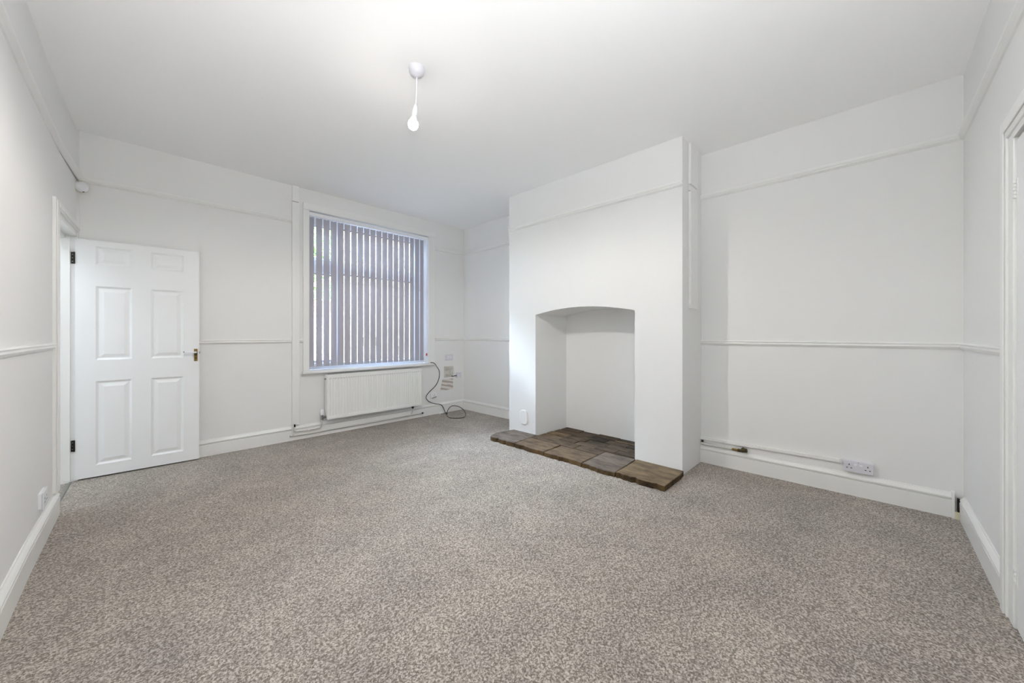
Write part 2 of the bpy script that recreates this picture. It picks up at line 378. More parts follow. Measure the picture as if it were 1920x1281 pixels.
for a, b in ((m1a, m1b), (m2a, m2b)): bxo('mullion', (a, b, F0, F1, fz0+.07, fz1-.105), M['upvc'], win, .004)
cols = ((fx0+.06, m1a, 1), (m1b, m2a, 0), (m2b, fx1-.06, 1))
for a, b, sash in cols:
    bxo('transom', (a, b, F0, F1, ta, tb), M['upvc'], win, .004)
    for za, zb in ((fz0+.07, ta), (tb, fz1-.105)):
        s = .032 if sash else 0
        if sash:
            bm = bmesh.new(); g = .004
            box(bm, a+g, a+s, F0-.012, F1-.01, za+g, zb-g); box(bm, b-s, b-g, F0-.012, F1-.01, za+g, zb-g)
            box(bm, a+s, b-s, F0-.012, F1-.01, za+g, za+s); box(bm, a+s, b-s, F0-.012, F1-.01, zb-s, zb-g)
            sa = link('sash', bm, M['upvc'], win, bevel=.003)
            bm = bmesh.new()
            for x0, x1, z0_, z1_ in ((a+s-.004, a+s+.004, za+s, zb-s), (b-s-.004, b-s+.004, za+s, zb-s), (a+s, b-s, zb-s-.006, zb-s+.004), (a+s, b-s, za+s-.004, za+s+.005)):
                box(bm, x0, x1, F0-.004, F0+.03, z0_, z1_)
            link('gasket', bm, M['black'], sa)
        else:
            bm = bmesh.new(); box(bm, a, b, F0+.01, F0+.03, zb-.012, zb-.003); link('gasket', bm, M['black'], win)
        bxo('pane', (a+s, b-s, F0+.022, F0+.028, za+s, zb-s), M['glass'], win)
hb = bmesh.new(); box(hb, 3.418, 3.436, F0-.03, F0-.012, 1.78, 1.83); box(hb, 3.420, 3.434, F0-.045, F0-.03, 1.72, 1.83)
link('handle', hb, M['upvc'], win, bevel=.004)

# ------------------------------------------------------------------ vertical blind
bl = tag(empty('vertical_blind', (2.7, Y+.03, 2.6)), 'grey fabric vertical blind with half turned slats hanging in the window', 'blind')
bxo('headrail', (1.897, 3.518, Y-.003, Y+.045, 2.592, 2.632), M['upvc'], bl, .004)
SW, SH0, SH1 = .067, .822, 2.585
def slat_mesh(z0, z1, w, t):
    bm = bmesh.new(); n = 6; A = []
    for i in range(n+1):
        u = (i/n-.5)*w; v = .003*math.cos(math.pi*i/n*1.0-math.pi/2)*1.0
        A.append((u, v))
    for (ua, va), (ub, vb) in zip(A, A[1:]):
        bm.faces.new([bm.verts.new(c) for c in ((ua,va,z0),(ub,vb,z0),(ub,vb,z1),(ua,va,z1))])
    bmesh.ops.remove_doubles(bm, verts=bm.verts[:], dist=1e-5)
    if t: bmesh.ops.solidify(bm, geom=bm.faces[:], thickness=t)
    return bm
sm = slat_mesh(SH0, SH1, SW, 0); me_s = bpy.data.meshes.new('slat'); sm.to_mesh(me_s); sm.free(); me_s.materials.append(M['slat'])
wm = bmesh.new(); box(wm, -.034, .034, -.003, .005, SH0-.004, SH0+.036); me_w = bpy.data.meshes.new('weight'); wm.to_mesh(me_w); wm.free()
M['weight'] = mat('grey_weight_pocket', (172, 172, 182), .8); me_w.materials.append(M['weight'])
cm = bmesh.new(); box(cm, -.006, .006, -.004, .004, SH1-.004, SH1+.012); me_c = bpy.data.meshes.new('carrier'); cm.to_mesh(me_c); cm.free(); me_c.materials.append(M['upvc'])
for k in range(1, 20):
    x = 2.058 + .0834*(k-2.5); a = math.radians(-10 + random.uniform(-4, 4))
    if k == 1: x -= .008
    if k == 17: a = math.radians(6)
    if k >= 18: a = math.radians(-2 if k == 18 else 12)
    if k == 19: x -= .004
    s = bpy.data.objects.new('slat', me_s); COL.objects.link(s); s.parent = bl
    s.location = (x-2.7, 0, -2.6); s.rotation_euler = (0, 0, a)
    for nm, me in (('weight', me_w), ('carrier', me_c)):
        w = bpy.data.objects.new(nm, me); COL.objects.link(w); w.parent = s
bm = bmesh.new(); tube(bm, [(1.93, Y+.034, .84), (2.3, Y+.034, .839), (2.9, Y+.034, .839), (3.44, Y+.034, .84)], .0022, 6, 3)
link('bead_chain', bm, M['plastic_grey'], bl)
bm = bmesh.new(); tube(bm, [(3.500, Y+.01, 2.59), (3.502, Y+.01, 1.7), (3.500, Y+.01, .88)], .003, 6, 3); link('control_cord', bm, M['upvc'], bl)
bm = bmesh.new(); lathe(bm, (3.500, Y+.01, .90), [(0, -.02), (.010, -.018), (.013, 0), (.008, .018), (0, .022)], 12); link('cord_weight', bm, M['red'], bl, True)

# ------------------------------------------------------------------ boxed pipe beside window
pb = tag(empty('pipe_boxing', (1.75, Y, .1)), 'slim white boxed in pipe run from ceiling to skirting left of the window', 'boxing')
bxo('boxing_front', (1.713, 1.788, Y-.028, Y, .17, 2.70), M['gloss'], pb, .004)
bxo('boxing_top', (1.713, 1.782, Y-.034, Y, 2.705, H-.002), M['gloss'], pb, .004)

# boxing on side of chimney breast
sb = tag(empty('pipe_boxing', (3.93, Y1, 1.43)), 'short white boxing on the shaded side of the chimney breast', 'boxing')
bxo('boxing_front', (3.845, 4.03, Y1-.022, Y1, 1.427, 2.455), M['gloss'], sb, .004)
bxo('boxing_top', (3.845, 4.03, Y1-.022, Y1, 2.52, H-.002), M['gloss'], sb, .004)
bxo('rail_crossing', (3.835, 4.04, Y1-.014, Y1, 2.462, 2.512), M['gloss'], sb, .004)

# ------------------------------------------------------------------ left doorway and open door
dt = st(empty('trim_9', (.1, 4.7, 0)), 'white door frame of the open doorway in the left wall', 'door frame')
def slant(bm, ya, yb, xo0, xo1, z0, z1):   # box following the left wall line between ya and yb
    f = lambda y: LW[2][0] + (LW[1][0]-LW[2][0])*(y-LW[2][1])/(LW[1][1]-LW[2][1])
    V = [bm.verts.new((f(y)+o, y, z)) for z in (z0, z1) for y, o in ((ya,xo0),(yb,xo0),(yb,xo1),(ya,xo1))]
    for f_ in ((0,1,2,3),(4,5,6,7),(0,1,5,4),(1,2,6,5),(2,3,7,6),(3,0,4,7)): bm.faces.new([V[i] for i in f_])
bm = bmesh.new(); slant(bm, 4.235, 4.335, 0, .018, .165, 2.095); slant(bm, 4.25, 4.32, .018, .024, .165, 2.08)
link('architrave_side', bm, M['gloss'], dt, bevel=.003)
bm = bmesh.new(); slant(bm, 4.335, 5.10, 0, .018, 2.035, 2.095); slant(bm, 4.335, 5.10, .018, .025, 2.05, 2.085); link('architrave_head', bm, M['gloss'], dt, bevel=.003)
bm = bmesh.new(); slant(bm, 4.335, 5.10, -.17, .004, 1.998, 2.04); slant(bm, 4.335, 5.10, -.10, -.055, 1.975, 1.998); link('lining_head', bm, M['gloss'], dt)
bm = bmesh.new(); slant(bm, 4.31, 4.335, -.17, .004, 0, 2.0); link('lining_near', bm, M['gloss'], dt)
bm = bmesh.new(); box(bm, -.08, .097, 5.086, Y, 0, 2.0); link('door_stop', bm, M['gloss'], dt)
bm = bmesh.new(); box(bm, .097, .138, 5.104, Y, 0, 2.03); link('lining_far', bm, M['door'], dt)

door = st(empty('door_1', (.124, 5.091, 0), -math.atan2(.039, .775)), 'white six panel door standing open against the back wall', 'door')
door.rotation_euler = (0, 0, -math.atan2(.039, .775))
bpy.context.view_layer.update()
PX = [(.113, .326), (.445, .664)]; PZ = [(.108, .808), (.985, 1.603), (1.782, 1.936)]
DW, DH0, DH1, DT = .776, .012, 1.986, .035
def local(name, bm, m, parent, **k):
    o = link(name, bm, m, None, **k); o.parent = parent; return o
bm = bmesh.new()
xs = sorted({0, DW, *[v for p in PX for v in p]}); zs = sorted({DH0, DH1, *[v for p in PZ for v in p]})
def solid(xa, xb, za, zb): return not (any(a <= xa and xb <= b for a, b in PX) and any(a <= za and zb <= b for a, b in PZ))
for xa, xb in zip(xs, xs[1:]):
    for za, zb in zip(zs, zs[1:]):
        if solid(xa, xb, za, zb):
            for y in (0, DT): q((xa,y,za),(xb,y,za),(xb,y,zb),(xa,y,zb))
for xa, xb in zip(xs, xs[1:]): q((xa,0,DH0),(xb,0,DH0),(xb,DT,DH0),(xa,DT,DH0)); q((xa,0,DH1),(xb,0,DH1),(xb,DT,DH1),(xa,DT,DH1))
for za, zb in zip(zs, zs[1:]): q((0,0,za),(0,DT,za),(0,DT,zb),(0,0,zb)); q((DW,0,za),(DW,DT,za),(DW,DT,zb),(DW,0,zb))
bmesh.ops.remove_doubles(bm, verts=bm.verts[:], dist=1e-5)
local('leaf', bm, M['door'], door)
for xa, xb in PX:
    for za, zb in PZ:
        bm = bmesh.new(); prev = None
        for ins, dep in ((0,0),(.004,.003),(.014,.010),(.020,.0105),(.046,.003),(.048,.0025)):
            R = [bm.verts.new(c) for c in ((xa+ins,dep,za+ins),(xb-ins,dep,za+ins),(xb-ins,dep,zb-ins),(xa+ins,dep,zb-ins))]
            if prev:
                for i in range(4): bm.faces.new((prev[i],prev[(i+1)%4],R[(i+1)%4],R[i]))
            prev = R
        bm.faces.new(prev)
        B = [bm.verts.new(c) for c in ((xa,DT,za),(xb,DT,za),(xb,DT,zb),(xa,DT,zb))]; bm.faces.new(B)
        local('panel', bm, M['door'], door)
bm = bmesh.new(); box(bm, .738, .764, -.007, 0, .946, 1.062); hp = local('handle_plate', bm, M['brass'], door, bevel=.002)
bm = bmesh.new(); lathe(bm, (.750, -.007, 1.010), [(.011, 0), (.011, .006), (.006, .012), (.006, .035), (0, .035)], 16, (0,-1,0)); box(bm, .744, .757, -.01, -.007, .966, .982)
hk = local('keyhole_boss', bm, M['brass_dark'], hp)
bm = bmesh.new(); tube(bm, [(.750, -.005, 1.030), (.750, -.040, 1.030), (.742, -.048, 1.030), (.70, -.050, 1.031), (.668, -.048, 1.033)], .0075, 10, 4); local('handle_lever', bm, M['upvc'], door, smooth=True)['label'] = 'pale lever handle'
bm = bmesh.new(); cyl(bm, (.672, -.048, 1.0345), (.660, -.047, 1.036), .006); local('lever_tip', bm, M['steel'], door)
bm = bmesh.new(); box(bm, DW, DW+.007, .010, .022, 1.015, 1.035); local('latch', bm, M['steel'], door)
for za, zb in ((1.775, 1.870), (.245, .335)):
    bm = bmesh.new(); cyl(bm, (-.004, -.004, za), (-.004, -.004, zb), .0055, n=12); box(bm, -.022, -.002, .008, .011, za, zb); box(bm, -.001, .0, .0, .03, za, zb)
    h = local('hinge', bm, M['iron'], door)
    for k in (.2, .5, .8):
        bm = bmesh.new(); cyl(bm, (-.013, .0085, za+(zb-za)*k), (-.013, .006, za+(zb-za)*k), .004, n=10); o = local('screw', bm, M['steel'], h)
ts = bmesh.new()
V = [ts.verts.new(c) for c in ((.060,4.335,0),(.078,4.335,0),(.108,5.085,0),(.090,5.085,0),(.063,4.335,.006),(.075,4.335,.006),(.105,5.085,.006),(.093,5.085,.006))]
for f in ((0,1,2,3),(4,5,6,7),(0,1,5,4),(1,2,6,5),(2,3,7,6),(3,0,4,7)): ts.faces.new([V[i] for i in f])
tag(link('threshold_strip', ts, M['steel']), 'thin metal carpet threshold strip in the open doorway', 'threshold')

# ------------------------------------------------------------------ cupboard door at right edge
d2f = st(empty('trim_10', (2.9, 0, 0)), 'white architrave and frame around the cupboard door at right edge', 'door frame')
bm = bmesh.new(); box(bm, 3.01, 3.112, 0, .022, 0, 2.125); box(bm, 3.03, 3.075, .022, .028, 0, 2.11); link('architrave_side', bm, M['gloss'], d2f, bevel=.004)
bm = bmesh.new(); box(bm, 1.9, 3.01, 0, .022, 2.03, 2.125); box(bm, 1.93, 3.03, .022, .028, 2.06, 2.11); link('architrave_head', bm, M['gloss'], d2f, bevel=.004)
bm = bmesh.new(); box(bm, 2.932, 3.01, -.10, .016, 0, 2.04); link('frame_side', bm, M['gloss'], d2f, bevel=.003)
bm = bmesh.new(); box(bm, 1.9, 2.932, -.10, .016, 2.002, 2.04); link('frame_head', bm, M['gloss'], d2f)
bm = bmesh.new(); box(bm, 1.9, 2.11, -.10, .016, 0, 2.0); link('frame_side', bm, M['gloss'], d2f)
d2 = st(empty('door_2', (2.5, 0, 0)), 'white cupboard door at the right edge of the view', 'door')
bm = bmesh.new(); box(bm, 2.118, 2.928, -.03, .008, .008, 1.987); link('leaf', bm, M['door'], d2)
bm = bmesh.new(); box(bm, 2.115, 2.931, -.028, -.004, 1.987, 2.002); link('head_gap_shade', bm, M['dirt_shade'], d2)  # dark strip painted in for the shade of the gap above the leaf
for za, zb in ((1.755, 1.83), (.18, .25)):
    bm = bmesh.new(); n = 5
    for k in range(n):
        a = za+(zb-za)*k/n; cyl(bm, (2.930, .012, a), (2.930, .012, a+(zb-za)/n*(.72)), .006, n=10)
    box(bm, 2.905, 2.927, .008, .0095, za, zb)
    link('hinge', bm, M['gloss'], d2)

# ------------------------------------------------------------------ hearth
he = tag(empty('hearth', (3.5, 2.5, 0)), 'raised brown stone hearth with worn slabs under the fireplace arch', 'hearth')
def slab(pts, h, m, name='stone', rough_front=False):
    bm = bmesh.new(); n = len(pts)
    c = (sum(p[0] for p in pts)/n, sum(p[1] for p in pts)/n)
    r = random.Random(int(pts[0][0]*1000+pts[0][1]*777))
    tilt = (r.uniform(-.01, .01), r.uniform(-.006, .006))
    top = lambda x, y: h + tilt[0]*(x-c[0]) + tilt[1]*(y-c[1])
    A = [bm.verts.new((x, y, -.01)) for x, y in pts]
    B = [bm.verts.new((x, y, top(x,y)-.006)) for x, y in pts]
    C = [bm.verts.new((x+(c[0]-x)*.02, y+(c[1]-y)*.012, top(x,y))) for x, y in pts]
    for i in range(n):
        j = (i+1) % n
        bm.faces.new((A[i],A[j],B[j],B[i])).material_index = 1
        bm.faces.new((B[i],B[j],C[j],C[i]))
    bm.faces.new(C)
    return link(name, bm, [m, M['stone_rough']], he)
front = lambda y: 3.262 + .0 if y < 2.0 else 3.262 + .02*((y-2.0)/1.5)**1.5
def fe(ya, yb, n):
    r = random.Random(int(ya*100)); o = []
    for i in range(n+1):
        y = ya+(yb-ya)*i/n; o.append((front(y)+(r.uniform(-.013, .013) if 0 < i < n else 0), y))
    return o
g = .006; hz = .045
slab(fe(1.560, 1.965, 12) + [(3.50, 1.972), (3.693, 1.985), (3.693, 1.572), (3.60, 1.562)], hz+.003, M['stone_tan'])
slab(fe(1.978, 2.30, 10) + [(3.58, 2.306), (3.69, 2.306), (3.69, 1.998), (3.50, 1.985)], hz-.003, M['stone_grey'])
slab(fe(2.312, 2.74, 14) + [(3.56, 2.745), (3.56, 2.318)], hz-.002, M['stone_brown'])
slab(fe(2.752, 3.145, 13) + [(3.55, 3.165), (3.555, 2.757)], hz, M['stone_brown'])
slab(fe(3.157, 3.53, 12) + [(3.425, 3.597), (3.65, 3.56), (3.693, 3.55), (3.693, 3.19), (3.56, 3.176)], hz+.001, M['stone_grey'])
slab([(3.572, 2.318), (3.568, 2.60), (3.72, 2.60), (3.72, 2.318)], hz-.004, M['stone_burnt'])
slab([(3.568, 2.612), (3.562, 3.17), (3.70, 3.18), (3.72, 2.95), (3.72, 2.612)], hz-.003, M['stone_brown'])
rr = random.Random(3)
rows = [(3.732, 3.845), (3.855, 3.965), (3.975, 4.09), (4.10, 4.23)]
for i, (xa, xb) in enumerate(rows):
    y = 2.022 + .03*i/3; yend = 3.205-(xb-XC)*.09; k = 0
    first = True
    while y < yend-.05:
        w = rr.uniform(.2, .27) if not (first and i % 2) else .12
        first = False
        y2 = min(y+w, yend)
        if yend-y2 < .07: y2 = yend
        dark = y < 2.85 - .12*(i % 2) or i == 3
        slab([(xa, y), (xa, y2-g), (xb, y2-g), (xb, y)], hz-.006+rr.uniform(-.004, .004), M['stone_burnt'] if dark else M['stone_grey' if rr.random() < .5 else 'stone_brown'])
        y = y2
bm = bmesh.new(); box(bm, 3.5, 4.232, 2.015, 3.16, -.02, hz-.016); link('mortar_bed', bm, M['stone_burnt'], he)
bm = bmesh.new(); tube(bm, [(4.095, 2.11, hz), (4.097, 2.25, hz+.001), (4.094, 2.42, hz)], .0045, 6, 3); link('mortar_line', bm, M['stone_tan'], he)

vc = tag(empty('vent_cover', (XC, 3.39, .2)), 'painted over rounded plate low on the left of the fireplace', 'vent cover')
bm = bmesh.new(); pts = []
for i in range(24):
    t = 2*math.pi*i/24; s = lambda v, e: math.copysign(abs(v)**e, v)
    pts.append((3.392+.058*s(math.cos(t), .6), .215+.085*s(math.sin(t), .6)))
A = [bm.verts.new((XC, y, z)) for y, z in pts]; B = [bm.verts.new((XC-.010, y, z)) for y, z in pts]
C = [bm.verts.new((XC-.014, 3.392+(y-3.392)*.9, .215+(z-.215)*.93)) for y, z in pts]
for P_, Q_ in ((A, B), (B, C)):
    for i in range(24): bm.faces.new((P_[i], P_[(i+1)%24], Q_[(i+1)%24], Q_[i]))
bm.faces.new(C); link('plate', bm, M['plaster'], vc)

# ------------------------------------------------------------------ pendant light
pl = tag(empty('pendant_light', (1.693, 2.5, H)), 'bare lit bulb on a short white cord from a round ceiling rose', 'light')
bm = bmesh.new(); lathe(bm, (1.693, 2.5, H), [(.050, 0), (.050, -.010), (.046, -.030), (.034, -.046), (.014, -.052), (.007, -.058), (0, -.058)], 32); link('ceiling_rose', bm, M['plastic_grey'], pl, True)
bm = bmesh.new(); tube(bm, [(1.693, 2.5, H-.055), (1.692, 2.501, 2.75), (1.689, 2.504, 2.65)], .0042, 8, 4); link('cord', bm, M['upvc'], pl, True)
bm = bmesh.new(); ax = Vector((-.10, .09, -1)).normalized(); c0 = Vector((1.689, 2.504, 2.655))
lathe(bm, c0, [(.005, 0), (.011, .008), (.0165, .035), (.0175, .070), (.0165, .072), (0, .072)], 24, ax); link('lamp_holder', bm, M['upvc'], pl, True)
cb = c0 + ax*.072
bm = bmesh.new(); lathe(bm, cb, [(.013, 0), (.016, .006), (.026, .03), (.029, .04), (.0, .04)], 24, ax); bb = link('bulb_base', bm, M['upvc'], pl, True)
bm = bmesh.new(); lathe(bm, cb + ax*.0405, [(0, 0), (.029, 0), (.031, .012), (.030, .024), (.024, .038), (.013, .046), (0, .049)], 24, ax); link('bulb', bm, M['bulb'], pl, True)

ld = bpy.data.lights.new('bulb_glow', 'SPOT'); ld.energy = BULB * .76; ld.spot_size = math.pi; ld.spot_blend = .35; ld.shadow_soft_size = .028; ld.color = (1, .95, .89)
lo_ = bpy.data.objects.new('bulb_glow', ld); COL.objects.link(lo_); lo_.location = cb + ax*.112; lo_.parent = pl; lo_.matrix_parent_inverse = Matrix.Translation(-pl.location)

# ------------------------------------------------------------------ corner sensor
ps = tag(empty('motion_sensor', (.165, 5.06, 2.41)), 'small rounded white alarm sensor in the top left corner', 'sensor')
bm = bmesh.new(); ax = Vector((.55, -.83, -.05)).normalized()
lathe(bm, (.145, 5.10, 2.41), [(0, 0), (.040, 0), (.045, .012), (.045, .020)], 20, ax); link('base', bm, M['pir_edge'], ps, True)
bm = bmesh.new(); lathe(bm, Vector((.145, 5.10, 2.41))+ax*.020, [(.044, 0), (.043, .012), (.034, .028), (.018, .036), (0, .038)], 20, ax); link('cover', bm, M['upvc'], ps, True)
for d in ((.0, .0, .036), (.012, .008, -.038)):
    bm = bmesh.new(); p = Vector((.150, 5.080, 2.41))+Vector(d); cyl(bm, p, p+ax*.018, .006, n=10); link('screw', bm, M['brass_dark'], ps)

# ------------------------------------------------------------------ radiator and its pipes
RX0, RX1, RY, RZ0, RZ1 = 2.062, 3.338, Y-.11, .192, .722
ra = tag(empty('radiator', (2.7, RY, RZ0)), 'white ribbed panel radiator below the window', 'radiator')
bm = bmesh.new(); nf = 38; prof = []
x = RX0; px = (RX1-RX0)/nf
for i in range(nf):
    a = RX0+i*px
    prof += [(a, .0), (a+px*.30, .0), (a+px*.42, .007), (a+px*.88, .007)]
prof.append((RX1, 0))
def strip(zz):
    return [bm.verts.new((x, RY+.0+d*f, z)) for (x, d) in prof for z, f in ((zz[0], zz[1]),)]
lv = [strip((RZ0, 0)), strip((RZ0+.03, 0)), strip((RZ0+.045, 1)), strip((RZ1-.06, 1)), strip((RZ1-.045, 0)), strip((RZ1-.012, 0))]
for a, b in zip(lv, lv[1:]):
    for i in range(len(prof)-1): bm.faces.new((a[i], a[i+1], b[i+1], b[i]))
o = link('front_panel', bm, M['enamel'], ra)
sd = o.modifiers.new('solid', 'SOLIDIFY'); sd.thickness = .012; sd.offset = 1
bxo('back_panel', (RX0, RX1, RY+.058, RY+.070, RZ0, RZ1-.012), M['enamel'], ra)
bm = bmesh.new(); box(bm, RX0, RX1, RY-.002, RY+.072, RZ1-.012, RZ1); tg = link('top_grille', bm, M['enamel'], ra, bevel=.003)
bm = bmesh.new()
for i in range(44):
    a = RX0+.02+(RX1-RX0-.04)*i/44; box(bm, a, a+.016, RY+.014, RY+.056, RZ1-.004, RZ1+.0005)
o = link('slots', bm, M['grille'], tg); o['kind'] = 'stuff'
bm = bmesh.new()
for i in range(40):
    a = RX0+.03+(RX1-RX0-.06)*i/40; box(bm, a, a+.014, RY-.0012, RY+.002, RZ1-.0475, RZ1-.0445)
o = link('seam_dashes', bm, M['grille'], ra); o['kind'] = 'stuff'
for a in (RX0-.004, RX1-.004): bxo('side_panel', (a, a+.008, RY+.004, RY+.070, RZ0+.005, RZ1-.006), M['enamel'], ra, .002)
bm = bmesh.new()
for i in range(36):
    a = RX0+.03+i*px; box(bm, a, a+px*.45, RY+.012, RY+.058, RZ0+.01, RZ0+.012)
bm.free()
bm = bmesh.new()
for i in range(nf):
    a = RX0+i*px+.006; V = [bm.verts.new(c) for c in ((a, RY+.012, RZ0+.004), (a+px*.5, RY+.030, RZ0+.004), (a, RY+.058, RZ0+.004), (a, RY+.012, RZ1-.02), (a+px*.5, RY+.030, RZ1-.02), (a, RY+.058, RZ1-.02))]
    bm.faces.new((V[0],V[1],V[4],V[3])); bm.faces.new((V[1],V[2],V[5],V[4]))
o = link('convector_fins', bm, M['enamel'], ra); o['kind'] = 'stuff'
for xx in (RX0+.2, RX1-.2): bxo('wall_bracket', (xx, xx+.03, RY+.070, Y-.001, .3, .62), M['steel'], ra)
bm = bmesh.new(); lathe(bm, (RX0-.008, RY+.036, RZ1-.05), [(0, 0), (.010, 0), (.010, .012), (0, .014)], 12, (-1,0,0)); link('bleed_plug', bm, M['steel'], ra)
va = empty('valve', (2.02, RY+.036, .25)); va.parent = ra; va.matrix_parent_inverse = Matrix.Translation(-ra.location)
def vp(name, bm, m, **k): return link(name, bm, m, None, **k)
bm = bmesh.new(); cyl(bm, (RX0, RY+.036, .222), (2.015, RY+.036, .222), .011); cyl(bm, (2.015, RY+.036, .195), (2.015, RY+.036, .250), .014)
cyl(bm, (2.035, RY+.036, .222), (2.050, RY+.036, .222), .017, n=6)
o = link('valve_body', bm, M['steel']); o.parent = ra; o.matrix_parent_inverse = Matrix.Translation(-ra.location)
bm = bmesh.new(); lathe(bm, (2.015, RY+.036, .248), [(.013, 0), (.017, .006), (.0185, .02), (.017, .058), (.012, .068), (0, .070)], 16)
o = link('valve_cap', bm, M['upvc'], o, True)
bpy.data.objects.remove(va)
bm = bmesh.new(); cyl(bm, (RX1-.12, RY+.036, .155), (RX1-.12, RY+.036, .192), .012); cyl(bm, (RX1-.12, RY+.036, .168), (RX1-.12, RY+.036, .180), .018, n=6)
o = link('lockshield', bm, M['iron'], ra)

pp = tag(empty('heating_pipe', (1.9, Y-.03, .1)), 'short white pipe from boxing up to the left radiator valve', 'pipe')
py = Y-.036
bm = bmesh.new(); tube(bm, [(1.735, py, .155), (1.735, py, .115), (1.745, py, .104), (1.76, py, .100), (1.98, py, .096), (2.000, py, .098), (2.012, py-.004, .110), (2.015, RY+.045, .150), (2.015, RY+.036, .2)], .009, 10, 3); link('pipe', bm, M['pipe'], pp, True)
bm = bmesh.new(); cyl(bm, (1.735, py, .152), (1.735, py, .182), .009); link('elbow_end', bm, M['black'], pp)
bxo('pipe_clip', (1.868, 1.884, py-.011, Y-.02, .088, .110), M['upvc'], pp, .002)
p2 = tag(empty('heating_pipe', (2.5, Y-.03, .05)), 'long white pipe running low along skirting under the radiator', 'pipe')
bm = bmesh.new(); tube(bm, [(1.717, py, .17), (1.717, py, .075), (1.722, py, .062), (1.74, py, .056), (2.4, py, .056), (3.39, py, .056)], .009, 10, 3); link('pipe', bm, M['pipe'], p2, True)
bm = bmesh.new(); cyl(bm, (3.385, py, .056), (3.41, py-.002, .058), .011); link('pipe_end', bm, M['black'], p2)
bm = bmesh.new(); tube(bm, [(RX1-.12, RY+.036, .16), (RX1-.12, RY+.05, .11), (RX1-.118, py-.002, .08), (RX1-.112, py, .06)], .007, 8, 3); link('pipe_tail', bm, M['pipe'], ra, True)

# ------------------------------------------------------------------ right alcove: trunking, gas pipe, socket
tr = tag(empty('cable_trunking', (X, 1.08, .24)), 'thin white cable trunking leading along the wall to the double socket', 'trunking')
bm = bmesh.new(); V = []
for y, zb in ((Y1, .212), (.59, .228)):
    V += [bm.verts.new(c) for c in ((X, y, zb), (X-.020, y, zb), (X-.020, y, zb+.026), (X, y, zb+.026))]
for f in ((0,1,5,4),(1,2,6,5),(2,3,7,6),(3,0,4,7),(0,1,2,3),(4,5,6,7)): bm.faces.new([V[i] for i in f])
link('trunking', bm, M['gloss'], tr, bevel=.002)
bm = bmesh.new(); box(bm, X-.024, X-.0135, .590, .603, .222, .260); link('coupler', bm, M['plastic_grey'], tr)
bm = bmesh.new(); box(bm, X-.0205, X-.004, Y1-.022, Y1-.008, .190, .212); link('entry_hole', bm, M['dirt_shade'], tr)

gp = tag(empty('gas_pipe', (X-.02, 1.4, .16)), 'capped gas pipe stub with dark brass fitting above the right skirting', 'pipe')
bm = bmesh.new(); tube(bm, [(X-.020, Y1, .178), (X-.022, 1.50, .176), (X-.022, 1.38, .177), (X-.022, 1.275, .178)], .0075, 10, 3); link('pipe', bm, M['pipe'], gp, True)
bm = bmesh.new(); cyl(bm, (X-.022, 1.32, .178), (X-.022, 1.272, .178), .010, n=12); link('sleeve', bm, M['brass'], gp)
bm = bmesh.new(); cyl(bm, (X-.022, 1.276, .178), (X-.022, 1.245, .179), .0145, n=6); cyl(bm, (X-.022, 1.246, .183), (X-.024, 1.205, .188), .0185, .016, n=14); cyl(bm, (X-.022, 1.24, .178), (X-.022, 1.232, .2065), .008, n=8)
link('brass_cap', bm, M['brass_dark'], gp)

def face_on_x(name, root, x0, depth, ya, yb, za, zb, m, bev=.004):
    return bxo(name, (x0-depth, x0, ya, yb, za, zb), m, root, bev)
so = tag(empty('double_socket', (X, .5, .215)), 'white double plug socket on surface box above the right skirting', 'socket')
SY0, SY1, SZ0, SZ1 = .418, .578, .180, .262
face_on_x('back_box', so, X, .032, SY0+.002, SY1-.002, SZ0+.002, SZ1-.002, M['plastic_grey'])
fp = face_on_x('face_plate', so, X-.032, .008, SY0, SY1, SZ0, SZ1, M['plastic_grey'], .003)
xf = X-.0402
for yc in (.548, .448):
    bm = bmesh.new(); zc = .222
    for dy, dz, a, b in ((0, .012, .0025, .0055), (-.0115, -.012, .0045, .0026), (.0115, -.012, .0045, .0026)):
        box(bm, xf-.0004, xf+.001, yc+dy-a, yc+dy+a, zc+dz-b, zc+dz+b); link('socket_hole', bm, M['hole'], fp); bm = bmesh.new()
    bm.free()
for yc in (.5135, .4835):
    bxo('switch', (xf-.003, xf, yc-.008, yc+.008, .229, .241), M['upvc'], fp, .0015)
bm = bmesh.new(); cyl(bm, (xf, .498, .255), (xf-.0008, .498, .255), .003, n=10); link('screw', bm, M['steel'], fp)

# left wall socket
s2 = tag(empty('wall_socket', (.07, 3.9, .25)), 'white surface mounted socket box low on the left wall', 'socket')
bxo('back_box', (.066, .086, 3.795, 3.935, .212, .300), M['upvc'], s2, .004)
f2 = bxo('face_plate', (.086, .092, 3.790, 3.940, .208, .304), M['upvc'], s2, .003)
bm = bmesh.new()
for yc in (3.832, 3.898):
    for dy, dz, a, b in ((0, .012, .003, .0055), (-.0115, -.010, .0045, .0028), (.0115, -.010, .0045, .0028)): box(bm, .0915, .0924, yc+dy-a, yc+dy+a, .25+dz-b, .25+dz+b); link('socket_hole', bm, M['hole'], f2); bm = bmesh.new()
bm.free()

